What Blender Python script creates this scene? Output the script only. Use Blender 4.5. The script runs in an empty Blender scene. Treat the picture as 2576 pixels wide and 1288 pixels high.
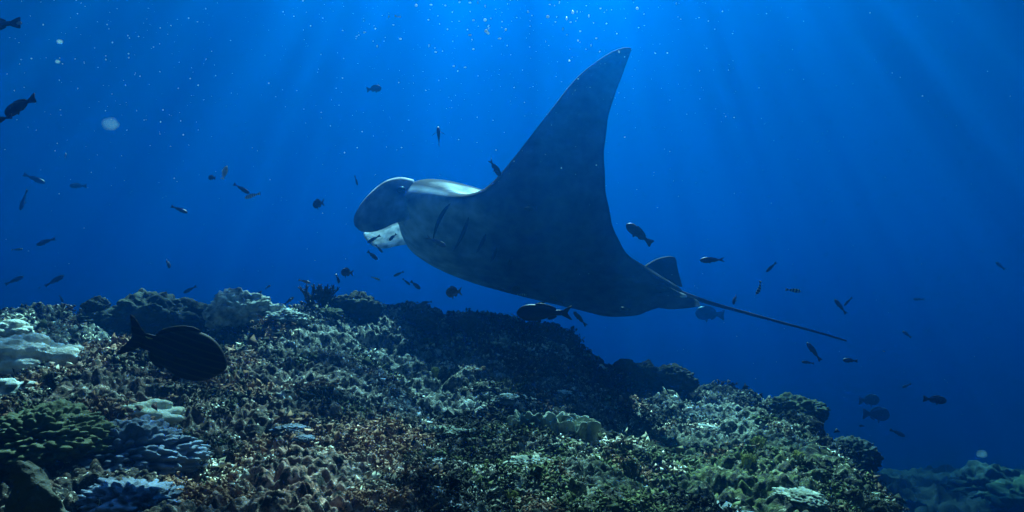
import bpy, bmesh, math, random
import numpy as np
from mathutils import Vector, Matrix, noise as mnoise
from mathutils.bvhtree import BVHTree

random.seed(7)
S = bpy.context.scene
COL = S.collection

# ------------------------------------------------------------------ camera, world, sun, exposure
PITCH = math.radians(4)
HW = 0.70                                   # half width of the view at distance 1
cam = bpy.data.objects.new('camera', bpy.data.cameras.new('camera'))
COL.objects.link(cam)
cam.data.sensor_width = 36
cam.data.lens = 18 / HW
cam.data.clip_start = 0.02
cam.data.clip_end = 600
cam.rotation_euler = (math.radians(90) + PITCH, 0, 0)
S.camera = cam

SUN_EL, SUN_AZ = math.radians(48), math.radians(2)
W = bpy.data.worlds.new('World')
S.world = W
W.use_nodes = True
wn = W.node_tree
sky = wn.nodes.new('ShaderNodeTexSky')
sky.sky_type = 'NISHITA'
sky.sun_disc = False
sky.sun_elevation = SUN_EL
sky.sun_rotation = SUN_AZ
wn.links.new(sky.outputs[0], wn.nodes['Background'].inputs[0])
wn.nodes['Background'].inputs[1].default_value = 0.05
sl = bpy.data.lights.new('sun', 'SUN')
sl.energy = 5.0
sl.angle = math.radians(0.5)
sl.color = (1.0, 0.95, 0.86)
sun = bpy.data.objects.new('sun', sl)
COL.objects.link(sun)
SUN_DIR = Vector((math.sin(SUN_AZ) * math.cos(SUN_EL), math.cos(SUN_AZ) * math.cos(SUN_EL), math.sin(SUN_EL)))
sun.rotation_euler = SUN_DIR.to_track_quat('Z', 'Y').to_euler()
sun.location = SUN_DIR * 30
S.view_settings.view_transform = 'Standard'
S.view_settings.look = 'None'
S.view_settings.exposure = 2.48
S.view_settings.gamma = 1
S.cycles.volume_bounces = 1
S.cycles.max_bounces = 6
S.cycles.transparent_max_bounces = 8
S.cycles.use_denoising = True

# ------------------------------------------------------------------ helpers
F = Vector((0, math.cos(PITCH), math.sin(PITCH)))
U = Vector((0, -math.sin(PITCH), math.cos(PITCH)))


def ray(px, py):
    """direction through a point of the 2576 x 1288 photograph"""
    return F + Vector((1, 0, 0)) * ((px / 2576 - .5) * 2 * HW) - U * ((py / 1288 - .5) * HW)


def at(px, py, y):
    r = ray(px, py)
    return r * (y / r.y)


def tag(o, label=None, cat=None, group=None, kind=None):
    if label: o['label'] = label
    if cat: o['category'] = cat
    if group: o['group'] = group
    if kind: o['kind'] = kind
    return o


def link(name, me, mat=None, parent=None):
    o = bpy.data.objects.new(name, me)
    COL.objects.link(o)
    if mat is not None and not me.materials:
        me.materials.append(mat)
    if parent is not None:
        o.parent = parent
    return o


def np_mesh(name, v, f, smooth=True):
    """v: (n,3) array, f: (m,3|4) int array"""
    v = np.asarray(v, dtype=np.float32)
    f = np.asarray(f, dtype=np.int32)
    me = bpy.data.meshes.new(name)
    me.vertices.add(len(v))
    me.vertices.foreach_set('co', v.ravel())
    k = f.shape[1]
    me.loops.add(f.size)
    me.loops.foreach_set('vertex_index', f.ravel())
    me.polygons.add(len(f))
    me.polygons.foreach_set('loop_start', np.arange(0, f.size, k, dtype=np.int32))
    me.polygons.foreach_set('loop_total', np.full(len(f), k, dtype=np.int32))
    me.update(calc_edges=True)
    me.polygons.foreach_set('use_smooth', np.full(len(f), smooth))
    me.validate()
    return me


def grid_faces(nu, nv, wrap_v=False):
    i = np.arange(nu - 1)[:, None]
    j = np.arange(nv if wrap_v else nv - 1)[None, :]
    j2 = (j + 1) % nv
    a = i * nv + j
    b = i * nv + j2
    c = (i + 1) * nv + j2
    d = (i + 1) * nv + j
    return np.stack([a, b, c, d], -1).reshape(-1, 4)


def add_color(me, name, rgb):
    at_ = me.color_attributes.new(name, 'FLOAT_COLOR', 'POINT')
    c = np.ones((len(me.vertices), 4), dtype=np.float32)
    c[:, :3] = rgb
    at_.data.foreach_set('color', c.ravel())


def hash3(i, j, k, seed):
    h = (i.astype(np.int64) * 73856093) ^ (j.astype(np.int64) * 19349663) ^ (k.astype(np.int64) * 83492791) ^ (seed * 2654435)
    h = (h ^ (h >> 13)) * 1274126177
    h = (h ^ (h >> 16)) & 0x7fffffff
    return h


GRAD = np.random.RandomState(3).normal(size=(256, 3))
GRAD /= np.linalg.norm(GRAD, axis=1)[:, None]


def perlin(p, seed=0):
    pf = np.floor(p)
    pi = pf.astype(np.int64)
    t = p - pf
    s = t * t * t * (t * (t * 6 - 15) + 10)
    out = 0
    for dx in (0, 1):
        wx = s[:, 0] if dx else 1 - s[:, 0]
        for dy in (0, 1):
            wy = s[:, 1] if dy else 1 - s[:, 1]
            for dz in (0, 1):
                wz = s[:, 2] if dz else 1 - s[:, 2]
                g = GRAD[hash3(pi[:, 0] + dx, pi[:, 1] + dy, pi[:, 2] + dz, seed) & 255]
                d = (t[:, 0] - dx) * g[:, 0] + (t[:, 1] - dy) * g[:, 1] + (t[:, 2] - dz) * g[:, 2]
                out = out + wx * wy * wz * d
    return out * 1.5


def worley(p, seed=0):
    """distance to the nearest jittered lattice point"""
    pi = np.floor(p).astype(np.int64)
    best = np.full(len(p), 9.0)
    for dx in (-1, 0, 1):
        for dy in (-1, 0, 1):
            for dz in (-1, 0, 1):
                q = pi + np.array([dx, dy, dz])
                h = hash3(q[:, 0], q[:, 1], q[:, 2], seed)
                c = q + np.stack([(h & 1023), (h >> 10) & 1023, (h >> 20) & 1023], -1) / 1023.0
                best = np.minimum(best, ((p - c) ** 2).sum(1))
    return np.sqrt(best)


def smooth(a, b, x):
    t = np.clip((x - a) / (b - a), 0, 1)
    return t * t * (3 - 2 * t)


# ------------------------------------------------------------------ materials
def new_mat(name):
    m = bpy.data.materials.new(name)
    m.use_nodes = True
    return m, m.node_tree.nodes, m.node_tree.links, m.node_tree.nodes['Principled BSDF']


def simple_mat(name, c1, c2, scale=20, rough=.6, spec=.3, bump=.2, bscale=60):
    m, n, l, p = new_mat(name)
    tc = n.new('ShaderNodeTexCoord')
    nz = n.new('ShaderNodeTexNoise')
    nz.inputs['Scale'].default_value = scale
    nz.inputs['Detail'].default_value = 6
    rp = n.new('ShaderNodeValToRGB')
    rp.color_ramp.elements[0].position = .35
    rp.color_ramp.elements[0].color = (*c1, 1)
    rp.color_ramp.elements[1].position = .68
    rp.color_ramp.elements[1].color = (*c2, 1)
    l.new(tc.outputs['Object'], nz.inputs['Vector'])
    l.new(nz.outputs[0], rp.inputs[0])
    l.new(rp.outputs[0], p.inputs['Base Color'])
    p.inputs['Roughness'].default_value = rough
    p.inputs['Specular IOR Level'].default_value = spec
    if bump:
        nb = n.new('ShaderNodeTexNoise')
        nb.inputs['Scale'].default_value = bscale
        nb.inputs['Detail'].default_value = 4
        bp = n.new('ShaderNodeBump')
        bp.inputs['Strength'].default_value = bump
        bp.inputs['Distance'].default_value = .01
        l.new(tc.outputs['Object'], nb.inputs['Vector'])
        l.new(nb.outputs[0], bp.inputs['Height'])
        l.new(bp.outputs[0], p.inputs['Normal'])
    return m


def attr_mat(name, rough=.5, spec=.3, nscale=30, namt=.35, bump=.15, bscale=120):
    """pigment from a colour attribute, broken up by noise"""
    m, n, l, p = new_mat(name)
    at_ = n.new('ShaderNodeVertexColor')
    at_.layer_name = 'pigment'
    tc = n.new('ShaderNodeTexCoord')
    nz = n.new('ShaderNodeTexNoise')
    nz.inputs['Scale'].default_value = nscale
    nz.inputs['Detail'].default_value = 8
    mr = n.new('ShaderNodeMapRange')
    mr.inputs['From Min'].default_value = .3
    mr.inputs['From Max'].default_value = .7
    mr.inputs['To Min'].default_value = 1 - namt
    mr.inputs['To Max'].default_value = 1 + namt
    mx = n.new('ShaderNodeVectorMath')
    mx.operation = 'MULTIPLY'
    l.new(tc.outputs['Object'], nz.inputs['Vector'])
    l.new(nz.outputs[0], mr.inputs['Value'])
    l.new(at_.outputs['Color'], mx.inputs[0])
    l.new(mr.outputs[0], mx.inputs[1])
    l.new(mx.outputs[0], p.inputs['Base Color'])
    p.inputs['Roughness'].default_value = rough
    p.inputs['Specular IOR Level'].default_value = spec
    if bump:
        nb = n.new('ShaderNodeTexNoise')
        nb.inputs['Scale'].default_value = bscale
        nb.inputs['Detail'].default_value = 5
        bp = n.new('ShaderNodeBump')
        bp.inputs['Strength'].default_value = bump
        bp.inputs['Distance'].default_value = .01
        l.new(tc.outputs['Object'], nb.inputs['Vector'])
        l.new(nb.outputs[0], bp.inputs['Height'])
        l.new(bp.outputs[0], p.inputs['Normal'])
    return m


# ------------------------------------------------------------------ water: surface sheet and the body of water
ZS = 4.2
me = bpy.data.meshes.new('water_surface')
me.from_pydata([(-260, -260, ZS), (260, -260, ZS), (260, 260, ZS), (-260, 260, ZS)], [], [(0, 1, 2, 3)])
m = bpy.data.materials.new('wavy_water_surface')
m.use_nodes = True
n, l = m.node_tree.nodes, m.node_tree.links
n.clear()
out = n.new('ShaderNodeOutputMaterial')
tr = n.new('ShaderNodeBsdfTransparent')
gl = n.new('ShaderNodeBsdfGlossy')
gl.inputs['Roughness'].default_value = .1
fr = n.new('ShaderNodeFresnel')
fr.inputs[0].default_value = 1.33
mx = n.new('ShaderNodeMixShader')
geo = n.new('ShaderNodeNewGeometry')
nz = n.new('ShaderNodeTexNoise')
nz.inputs['Scale'].default_value = 1.3
bp = n.new('ShaderNodeBump')
bp.inputs['Strength'].default_value = .3
l.new(geo.outputs['Position'], nz.inputs['Vector'])
l.new(nz.outputs[0], bp.inputs['Height'])
l.new(bp.outputs[0], fr.inputs['Normal'])
l.new(bp.outputs[0], gl.inputs['Normal'])
# wave-focused light put into the tint: bright web lines, dark cells
wob = n.new('ShaderNodeTexNoise')
wob.inputs['Scale'].default_value = .8
wadd = n.new('ShaderNodeVectorMath')
wadd.operation = 'MULTIPLY_ADD'
wadd.inputs[1].default_value = (1.3, 1.3, 0)
vo = n.new('ShaderNodeTexVoronoi')
vo.feature = 'DISTANCE_TO_EDGE'
vo.inputs['Scale'].default_value = 1.5
rp = n.new('ShaderNodeValToRGB')
rp.color_ramp.elements[0].position = .0
rp.color_ramp.elements[0].color = (1, 1, 1, 1)
rp.color_ramp.elements[1].position = .30
rp.color_ramp.elements[1].color = (.09, .09, .09, 1)
l.new(geo.outputs['Position'], wob.inputs['Vector'])
l.new(wob.outputs['Color'], wadd.inputs[0])
l.new(geo.outputs['Position'], wadd.inputs[2])
l.new(wadd.outputs[0], vo.inputs['Vector'])
l.new(vo.outputs['Distance'], rp.inputs[0])
l.new(rp.outputs[0], tr.inputs[0])
l.new(fr.outputs[0], mx.inputs[0])
l.new(tr.outputs[0], mx.inputs[1])
l.new(gl.outputs[0], mx.inputs[2])
l.new(mx.outputs[0], out.inputs['Surface'])
tag(link('water_surface', me, m), kind='structure')

bm = bmesh.new()
bmesh.ops.create_cube(bm, size=1)
bmesh.ops.scale(bm, vec=(160, 110, 13.18), verts=bm.verts)
bmesh.ops.translate(bm, vec=(0, 40, ZS - .01 - 6.59), verts=bm.verts)
me = bpy.data.meshes.new('haze')
bm.to_mesh(me)
bm.free()
m = bpy.data.materials.new('blue_sea_water')
m.use_nodes = True
n = m.node_tree.nodes
n.clear()
out = n.new('ShaderNodeOutputMaterial')
pv = n.new('ShaderNodeVolumePrincipled')
pv.inputs['Color'].default_value = (0, .077, .27, 1)
pv.inputs['Absorption Color'].default_value = (0, .355, .62, 1)
pv.inputs['Density'].default_value = .20
pv.inputs['Anisotropy'].default_value = .90
m.node_tree.links.new(pv.outputs[0], out.inputs['Volume'])
tag(link('haze', me, m), kind='stuff')

# ------------------------------------------------------------------ reef and seabed
CREST = np.array([(-900, 800), (-300, 795), (0, 795), (150, 803), (340, 806), (500, 806), (640, 792), (760, 778), (850, 768), (950, 768), (1050, 786),
                  (1110, 799), (1180, 792), (1260, 813), (1300, 831), (1400, 852), (1440, 886), (1500, 906), (1600, 928), (1680, 944),
                  (1720, 966), (1850, 990), (1960, 1010), (2030, 1034), (2060, 1068), (2120, 1108), (2180, 1160), (2215, 1215), (2500, 1500), (3400, 1900)], float)
_cd = [ray(a, b) for a, b in CREST]
CREST_A = np.array([d.x / d.y for d in _cd])
CREST_E = np.array([d.z / d.y for d in _cd])


def reef_base(X, Y):
    a = X / np.maximum(Y, .05)
    yc = 4.5 + .35 * np.sin(a * 5 + 1) + .2 * np.sin(a * 13)
    ec = np.interp(a, CREST_A, CREST_E)
    zc = ec * yc
    tau = Y / yc
    zn = -.47 - .10 * smooth(.0, .5, a) + .07 * smooth(-.3, -.7, a)
    t = np.clip((tau - .27) / (1 - .27), -.5, 1)
    scarp = smooth(-.32, -.1, a) * (1 - smooth(.16, .3, a))      # steep dark face below the crest
    w_lin = 1 - np.clip(t, -.5, 1)
    tt = np.clip(t, 0, 1)
    w_sc = 1 - (.30 * tt + .70 * smooth(.66, 1.0, tt))
    w_sc = np.where(t < 0, 1 - .3 * t, w_sc)
    w = w_lin * (1 - scarp) + w_sc * scarp
    z = zc + (zn - zc) * w
    back = np.maximum(Y - yc, 0)
    z = z - 1.5 * back
    edge = .475 + .19 * np.clip(1 - tau, 0, 1)
    z = z - 2.6 * smooth(0, .13, a - edge) * Y / 4.5
    return np.maximum(z, -5.5 + .1 * np.sin(X))


def fract_disp(P, amp_scale):
    """lumpy, pitted relief of a living reef: returns offset along the normal"""
    h = np.zeros(len(P))
    h += .10 * perlin(P / .75, 11)
    h += .075 * (np.abs(perlin(P / .36, 12)) - .25)
    h += .036 * (np.abs(perlin(P / .17, 13)) * 1.2 - .25)
    for lam, amp, sd in ((.095, .022, 5), (.045, .020, 6), (.023, .016, 7)):      # rounded nodules, size within size
        w = worley(P / lam, sd)
        h += amp * (np.sqrt(np.clip(1 - (w / .72) ** 2, 0, 1)) - .5) * (.6 + .8 * np.clip(perlin(P / (lam * 3), sd + 20) + .4, 0, 1))
    h += .018 * (.3 - np.abs(perlin(P / .045, 14)))
    h += .014 * perlin(P / .016, 16)
    h -= .07 * smooth(.34, .08, worley(P / .12, 9)) * np.clip(perlin(P / .4, 18) * 2 + .6, 0, 1.3)                               # pits and holes
    h -= .035 * smooth(.36, .1, worley(P / .05, 19))
    return h * amp_scale


def polar_terrain(name, a0, a1, na, r0, r1, nr, base, disp, mat):
    th = np.linspace(math.atan(a0), math.atan(a1), na)
    r = np.exp(np.linspace(math.log(r0), math.log(r1), nr))
    R, T = np.meshgrid(r, th, indexing='ij')
    X, Y = (R * np.sin(T)), (R * np.cos(T))
    Z = base(X.ravel(), Y.ravel()).reshape(X.shape)
    P = np.stack([X, Y, Z], -1)
    du = np.gradient(P, axis=1)
    dv = np.gradient(P, axis=0)
    nrm = np.cross(du, dv)
    nrm /= np.linalg.norm(nrm, axis=-1)[..., None] + 1e-9
    nrm[nrm[..., 2] < 0] *= -1
    for _ in range(3):
        nrm[1:-1, 1:-1] = (nrm[:-2, 1:-1] + nrm[2:, 1:-1] + nrm[1:-1, :-2] + nrm[1:-1, 2:]) / 4
    P = P.reshape(-1, 3)
    nrm = nrm.reshape(-1, 3)
    Q = disp(P, nrm)
    me = np_mesh(name, Q, grid_faces(nr, na)[:, ::-1])
    return me, Q


def reef_disp(P, nrm):
    h = fract_disp(P, np.clip(.75 + .1 * P[:, 1], .8, 1.3))
    Q = P + nrm * h[:, None]
    for k, (lam, amp) in enumerate(((.14, .018), (.06, .010))):     # sideways shifts make overhangs and pits
        Q[:, 0] += amp * perlin(P / lam, 31 + k)
        Q[:, 1] += amp * perlin(P / lam, 41 + k)
    return Q


def reef_mat(name, far=False):
    m, n, l, p = new_mat(name)
    geo = n.new('ShaderNodeNewGeometry')

    def nz(scale, detail=6, rough=.6):
        x = n.new('ShaderNodeTexNoise')
        x.inputs['Scale'].default_value = scale
        x.inputs['Detail'].default_value = detail
        x.inputs['Roughness'].default_value = rough
        l.new(geo.outputs['Position'], x.inputs['Vector'])
        return x

    def ramp(src, stops):
        r = n.new('ShaderNodeValToRGB')
        e = r.color_ramp.elements
        while len(e) < len(stops):
            e.new(.5)
        for el, (pos, c) in zip(e, stops):
            el.position = pos
            el.color = (*c, 1)
        l.new(src, r.inputs[0])
        return r

    def mix(f, a, b):
        x = n.new('ShaderNodeMix')
        x.data_type = 'RGBA'
        l.new(f, x.inputs['Factor'])
        l.new(a, x.inputs[6])
        l.new(b, x.inputs[7])
        return x.outputs[2]

    big = ramp(nz(1.6, 3).outputs[0], [(.36, (.011, .015, .010)), (.5, (.026, .020, .013)), (.62, (.06, .032, .022))])
    mid = ramp(nz(11, 6).outputs[0], [(.34, (.015, .02, .012)), (.48, (.03, .029, .02)), (.58, (.075, .048, .036)), (.7, (.026, .036, .028))])
    m1 = ramp(nz(3.2, 4).outputs[0], [(.42, (0, 0, 0)), (.6, (1, 1, 1))])
    c = mix(m1.outputs[0], big.outputs[0], mid.outputs[0])
    pale = ramp(nz(46, 5).outputs[0], [(.3, (.36, .31, .22)), (.7, (.78, .70, .55))])
    pm = ramp(nz(62, 6, .7).outputs[0], [(.555, (0, 0, 0)), (.615, (1, 1, 1))])
    c = mix(pm.outputs[0], c, pale.outputs[0])
    pmb = ramp(nz(4.2, 5).outputs[0], [(.60, (0, 0, 0)), (.68, (.8, .8, .8))])
    pale2 = ramp(nz(30, 5).outputs[0], [(.3, (.35, .38, .33)), (.7, (.62, .62, .55))])
    c = mix(pmb.outputs[0], c, pale2.outputs[0])
    if not far:
        gr = n.new('ShaderNodeVertexColor')
        gr.layer_name = 'growth_and_sunlit'
        sp = n.new('ShaderNodeSeparateColor')
        l.new(gr.outputs[0], sp.inputs[0])
        f = nz(38, 6, .7)
        for k, stops in ((0, [(.3, (.10, .05, .035)), (.5, (.36, .19, .13)), (.68, (.76, .54, .40))]), (1, [(.3, (.03, .045, .01)), (.5, (.10, .13, .03)), (.7, (.34, .38, .12))]),
                         (2, [(.3, (.08, .085, .07)), (.48, (.34, .34, .29)), (.66, (.75, .74, .66))])):
            c = mix(sp.outputs[k], c, ramp(f.outputs[0], stops).outputs[0])
    dk = ramp(nz(34, 7, .72).outputs[0], [(.49, (0, 0, 0)), (.56, (1, 1, 1))])
    dkc = ramp(nz(60, 3).outputs[0], [(.3, (.008, .009, .007)), (.7, (.03, .028, .02))])
    c = mix(dk.outputs[0], c, dkc.outputs[0])
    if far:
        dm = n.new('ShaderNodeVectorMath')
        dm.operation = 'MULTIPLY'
        dm.inputs[1].default_value = (.05, .065, .06)  # reef tones multiplied down; the lower bed's shade is in the colour
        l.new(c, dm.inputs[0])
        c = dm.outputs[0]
    l.new(c, p.inputs['Base Color'])
    p.inputs['Roughness'].default_value = .85
    p.inputs['Specular IOR Level'].default_value = .12
    nb = nz(160, 4)
    bp = n.new('ShaderNodeBump')
    bp.inputs['Strength'].default_value = .6
    bp.inputs['Distance'].default_value = .008
    l.new(nb.outputs[0], bp.inputs['Height'])
    l.new(bp.outputs[0], p.inputs['Normal'])
    return m


REEF = reef_mat('encrusted_reef_rock')
me, RQ = polar_terrain('reef', -1.25, .74, 860, .55, 7.2, 900, reef_base, reef_disp, REEF)


def tint(Q):
    """growth on the rock: R pink crust, G green turf, B pale encrusting coral and painted sunlit patches"""
    w = np.zeros((len(Q), 3))
    nb = .5 + .5 * perlin(Q / .09, 61) + .35 * perlin(Q / .03, 62)
    for (px, py, rx, ry, ch, a) in TINTS:
        c = np.array(ray(px, py))
        hit = reef_hit(c)
        d = np.sqrt(((Q[:, 0] - hit[0]) / (rx * hit[1])) ** 2 + ((Q[:, 1] - hit[1]) / (ry * hit[1])) ** 2)
        w[:, ch] = np.maximum(w[:, ch], a * np.clip(1.25 - d, 0, 1) * np.clip(nb * 1.5, 0, 1))
    return np.clip(w, 0, 1)


def reef_hit(d):
    t = np.linspace(.8, 5.2, 500)
    z = reef_base(d[0] / d[1] * t, t)
    k = np.argmax(z > d[2] / d[1] * t)
    return d[0] / d[1] * t[k], t[k]


TINTS = [(655, 1180, .10, .2, 0, 1), (800, 1250, .14, .2, 0, 1), (700, 1120, .12, .2, 0, .7), (205, 955, .10, .2, 0, .8), (960, 1120, .10, .3, 0, .8), (1060, 1190, .10, .2, 0, .5), (330, 890, .1, .2, 0, .6),
         (500, 1000, .2, .4, 0, .35), (900, 850, .16, .2, 2, .75), (760, 820, .10, .14, 2, .9), (1010, 860, .12, .12, 2, .6), (1010, 1005, .08, .2, 2, .6), (300, 830, .10, .1, 2, .6), (1230, 960, .08, .1, 2, .6),
         (1750, 1045, .10, .16, 2, .8), (1850, 1080, .10, .16, 2, .5), (1180, 1200, .16, .2, 2, .5), (1320, 1170, .12, .2, 2, .6), (1480, 1010, .06, .1, 2, .5), (1560, 1200, .14, .3, 1, .9), (1800, 1180, .2, .3, 1, .9), (1950, 1120, .12, .3, 1, .8), (1300, 1250, .1, .2, 1, .6)]
add_color(me, 'growth_and_sunlit', tint(RQ))
reef = tag(link('reef', me, REEF), kind='structure')


def seabed_base(X, Y):
    d = np.hypot(X, Y)
    z = -5.2 + .5 * np.sin(X * .23 + 1) * np.cos(Y * .19)
    # a lower terrace beyond the right end of the reef
    a = X / np.maximum(Y, .1)
    hump = smooth(.30, .42, a) * (1 - smooth(8.6, 13, Y)) * smooth(3.6, 5.0, Y)
    zt = -1.64 - .10 * (X - 3.3) - .10 * np.abs(Y - 7.4)
    return z * (1 - hump) + zt * hump


def seabed_disp(P, nrm):
    h = .18 * perlin(P / 1.6, 51) + .10 * (np.abs(perlin(P / .6, 52)) - .2) + .12 * (.3 - np.abs(perlin(P / .28, 53))) + .09 * (.3 - np.abs(perlin(P / .12, 54))) + .05 * perlin(P / .05, 55)
    return P + nrm * h[:, None]


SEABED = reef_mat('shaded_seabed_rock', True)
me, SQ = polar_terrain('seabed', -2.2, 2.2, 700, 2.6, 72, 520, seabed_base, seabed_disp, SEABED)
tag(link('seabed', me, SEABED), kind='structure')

# ray casting on the reef, to stand things on it
_rf = grid_faces(900, 860)[:, ::-1]
_sub = _rf
BV = BVHTree.FromPolygons([tuple(x) for x in RQ.tolist()], _rf.tolist())


def on_reef(px, py, fallback=4.3):
    d = ray(px, py).normalized()
    hit = BV.ray_cast(Vector((0, 0, 0)), d)
    if hit[0] is None:
        return at(px, py, fallback), Vector((0, 0, 1))
    return hit[0], hit[1]


def drop(x, y):
    hit = BV.ray_cast(Vector((x, y, 3)), Vector((0, 0, -1)))
    return (hit[0], hit[1]) if hit[0] is not None else (None, None)

# ------------------------------------------------------------------ manta ray
MD = 5.0                                   # metres to the ray
#  leading edge x,y,depth | trailing edge x,y,depth | angle of belly normal | belly thickness | back thickness | fullness
ST = [
    (1588, 120, -.05, 1589, 125, -.05, 10, .005, .005, 0),
    (1564, 121, -.07, 1584, 138, -.07, 10, .012, .012, 0),
    (1522, 140, -.10, 1573, 168, -.10, 8, .020, .020, 0),
    (1452, 194, -.14, 1557, 212, -.14, 5, .030, .030, 0),
    (1387, 274, -.20, 1538, 265, -.20, 3, .040, .035, 0),
    (1320, 361, -.27, 1525, 330, -.27, 2, .050, .040, 0),
    (1266, 428, -.34, 1520, 412, -.33, 2, .060, .050, .1),
    (1224, 470, -.38, 1526, 490, -.37, 5, .075, .060, .2),
    (1183, 487, -.38, 1540, 560, -.34, 12, .100, .090, .4),
    (1135, 488, -.33, 1566, 622, -.27, 25, .135, .150, .6),
    (1078, 478, -.24, 1612, 668, -.19, 38, .160, .230, .8),
    (1022, 478, -.15, 1665, 702, -.12, 48, .185, .270, .9),
    (1006, 505, -.05, 1700, 722, -.05, 52, .200, .250, 1),
    (1006, 540, .06, 1718, 735, .00, 55, .210, .240, 1),
    (1016, 572, .20, 1705, 745, .06, 58, .210, .220, 1),
    (1034, 600, .33, 1670, 768, .14, 62, .190, .190, .9),
    (1085, 634, .50, 1610, 790, .26, 72, .140, .150, .7),
    (1160, 655, .70, 1540, 797, .42, 82, .085, .110, .4),
    (1230, 655, .95, 1475, 780, .66, 90, .05, .080, .2),
    (1290, 650, 1.25, 1450, 735, 1.00, 97, .055, .055, 0),
    (1370, 622, 1.60, 1475, 685, 1.45, 103, .035, .030, 0),
    (1440, 590, 1.90, 1500, 630, 1.82, 108, .015, .015, 0),
    (1492, 568, 2.05, 1507, 585, 2.04, 110, .005, .005, 0),
]


def catmull(tab, n):
    """resample a table of control rows with a smooth curve"""
    A = np.asarray(tab, float)
    K = len(A)
    P = np.vstack([2 * A[0] - A[1], A, 2 * A[-1] - A[-2]])
    u = np.linspace(0, K - 1, n)
    i = np.minimum(u.astype(int), K - 2)
    t = (u - i)[:, None]
    p0, p1, p2, p3 = P[i], P[i + 1], P[i + 2], P[i + 3]
    return .5 * (2 * p1 + (p2 - p0) * t + (2 * p0 - 5 * p1 + 4 * p2 - p3) * t ** 2 + (3 * p1 - p0 - 3 * p2 + p3) * t ** 3), u


def manta_body():
    NS, NC = 150, 60
    rows, u = catmull(ST, NS)
    th = np.linspace(0, 2 * math.pi, NC, endpoint=False)
    V, pig = [], []
    for r, uu in zip(rows, u):
        Lp = np.array(at(r[0], r[1], MD + r[2]))
        Tp = np.array(at(r[3], r[4], MD + r[5]))
        ang = math.radians(r[6])
        nv = np.array((0, -math.cos(ang), -math.sin(ang)))
        ch = Tp - Lp
        cn = ch / (np.linalg.norm(ch) + 1e-9)
        nv = nv - cn * nv.dot(cn)
        nv /= np.linalg.norm(nv)
        c = (1 - np.cos(th)) / 2
        full = min(max(r[9], 0), 1)
        foil = 5 * (.2969 * np.sqrt(c) - .126 * c - .3516 * c ** 2 + .2843 * c ** 3 - .1015 * c ** 4) * 2
        fat = np.power(np.clip(np.sin(math.pi * np.power(c, .55)), 0, 1), .62)
        prof = foil * (1 - full) + fat * full
        side = np.sin(th)
        t = np.where(side >= 0, max(r[7], .004), -max(r[8], .004)) * np.maximum(prof, .03 * np.abs(side))
        wob = .012 * np.sin(uu * 5.1 + 1) * np.clip(c - .6, 0, 1)           # uneven trailing edge
        P = Lp + np.outer(c + wob, ch) + np.outer(t, nv)
        V.append(P)
        s = np.stack([np.full(NC, uu), c, np.sign(side)], -1)
        pig.append(s)
    V = np.concatenate(V)
    pig = np.concatenate(pig)
    f = grid_faces(NS, NC, True)
    me = np_mesh('body', V, f)
    bm = bmesh.new()
    bm.from_mesh(me)
    bm.verts.ensure_lookup_table()
    bm.faces.new([bm.verts[i] for i in range(NC)])
    bm.faces.new([bm.verts[(NS - 1) * NC + i] for i in range(NC - 1, -1, -1)])
    for _ in range(2):
        bmesh.ops.smooth_vert(bm, verts=bm.verts, factor=.3, use_axis_x=True, use_axis_y=True, use_axis_z=True)
    bmesh.ops.recalc_face_normals(bm, faces=bm.faces)
    bm.to_mesh(me)
    bm.free()
    uu, c, sd = pig[:, 0], pig[:, 1], pig[:, 2]
    cov = np.zeros((len(V), 3))
    amp = .010 * np.clip(.5 - abs(np.clip(c, 0, 1) - .5), 0, .3) / .3
    cov[:, 1] = amp * (perlin(V / .30, 91) + .6 * perlin(V / .11, 92))            # soft muscle folds
    for i_, vv in enumerate(me.vertices):
        vv.co.y += cov[i_, 1]
    me.update()
    wz = .5 + .5 * perlin(V / .22, 71) + .35 * perlin(V / .06, 72) + .3 * perlin(V * np.array((3, 30, 30)), 73)
    # pigment: black back with white shoulder flashes, smoky grey belly, paler cheeks and chest, dark rim
    belly = np.array((.085, .11, .165))
    pale = np.array((.48, .60, .73))
    back = np.array((.010, .012, .016))
    white = np.array((.80, .84, .84))
    k = smooth(7.4, 10, uu) * (1 - smooth(.05, .42, c + .12 * (wz - .5))) * .75
    col = belly[None] * (1 - k[:, None]) + pale[None] * k[:, None]
    rim = (1 - smooth(.022, .075, c)) * (1 - smooth(8.7, 9.6, uu)) + smooth(.965, .99, c) * .6
    col = col * (1 - .95 * np.clip(rim, 0, 1)[:, None])
    eye = np.exp(-(((uu - 10.95) / .28) ** 2 + ((c - .03) / .018) ** 2))
    col = col * (1 - .85 * eye[:, None])
    dors = sd < 0
    sh = smooth(8.3, 8.8, uu) * (1 - smooth(9.9, 10.4, uu)) * smooth(.015, .05, c + .03 * wz) * (1 - smooth(.24, .42, c + .1 * (wz - .5)))
    sh2 = smooth(15.2, 15.7, uu) * (1 - smooth(17.2, 17.7, uu)) * smooth(.03, .08, c) * (1 - smooth(.22, .34, c))
    nose = smooth(10.9, 11.3, uu) * (1 - smooth(14.6, 15, uu)) * (1 - smooth(.02, .055, c)) * .6
    wv = (np.clip(sh + sh2 + nose, 0, 1) * np.clip(.68 + .5 * wz, 0, 1))[:, None]
    dcol = back[None] * (1 - wv) + white[None] * wv
    col = np.where(dors[:, None], dcol, col)
    add_color(me, 'pigment', col)
    return me, V, f


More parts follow.
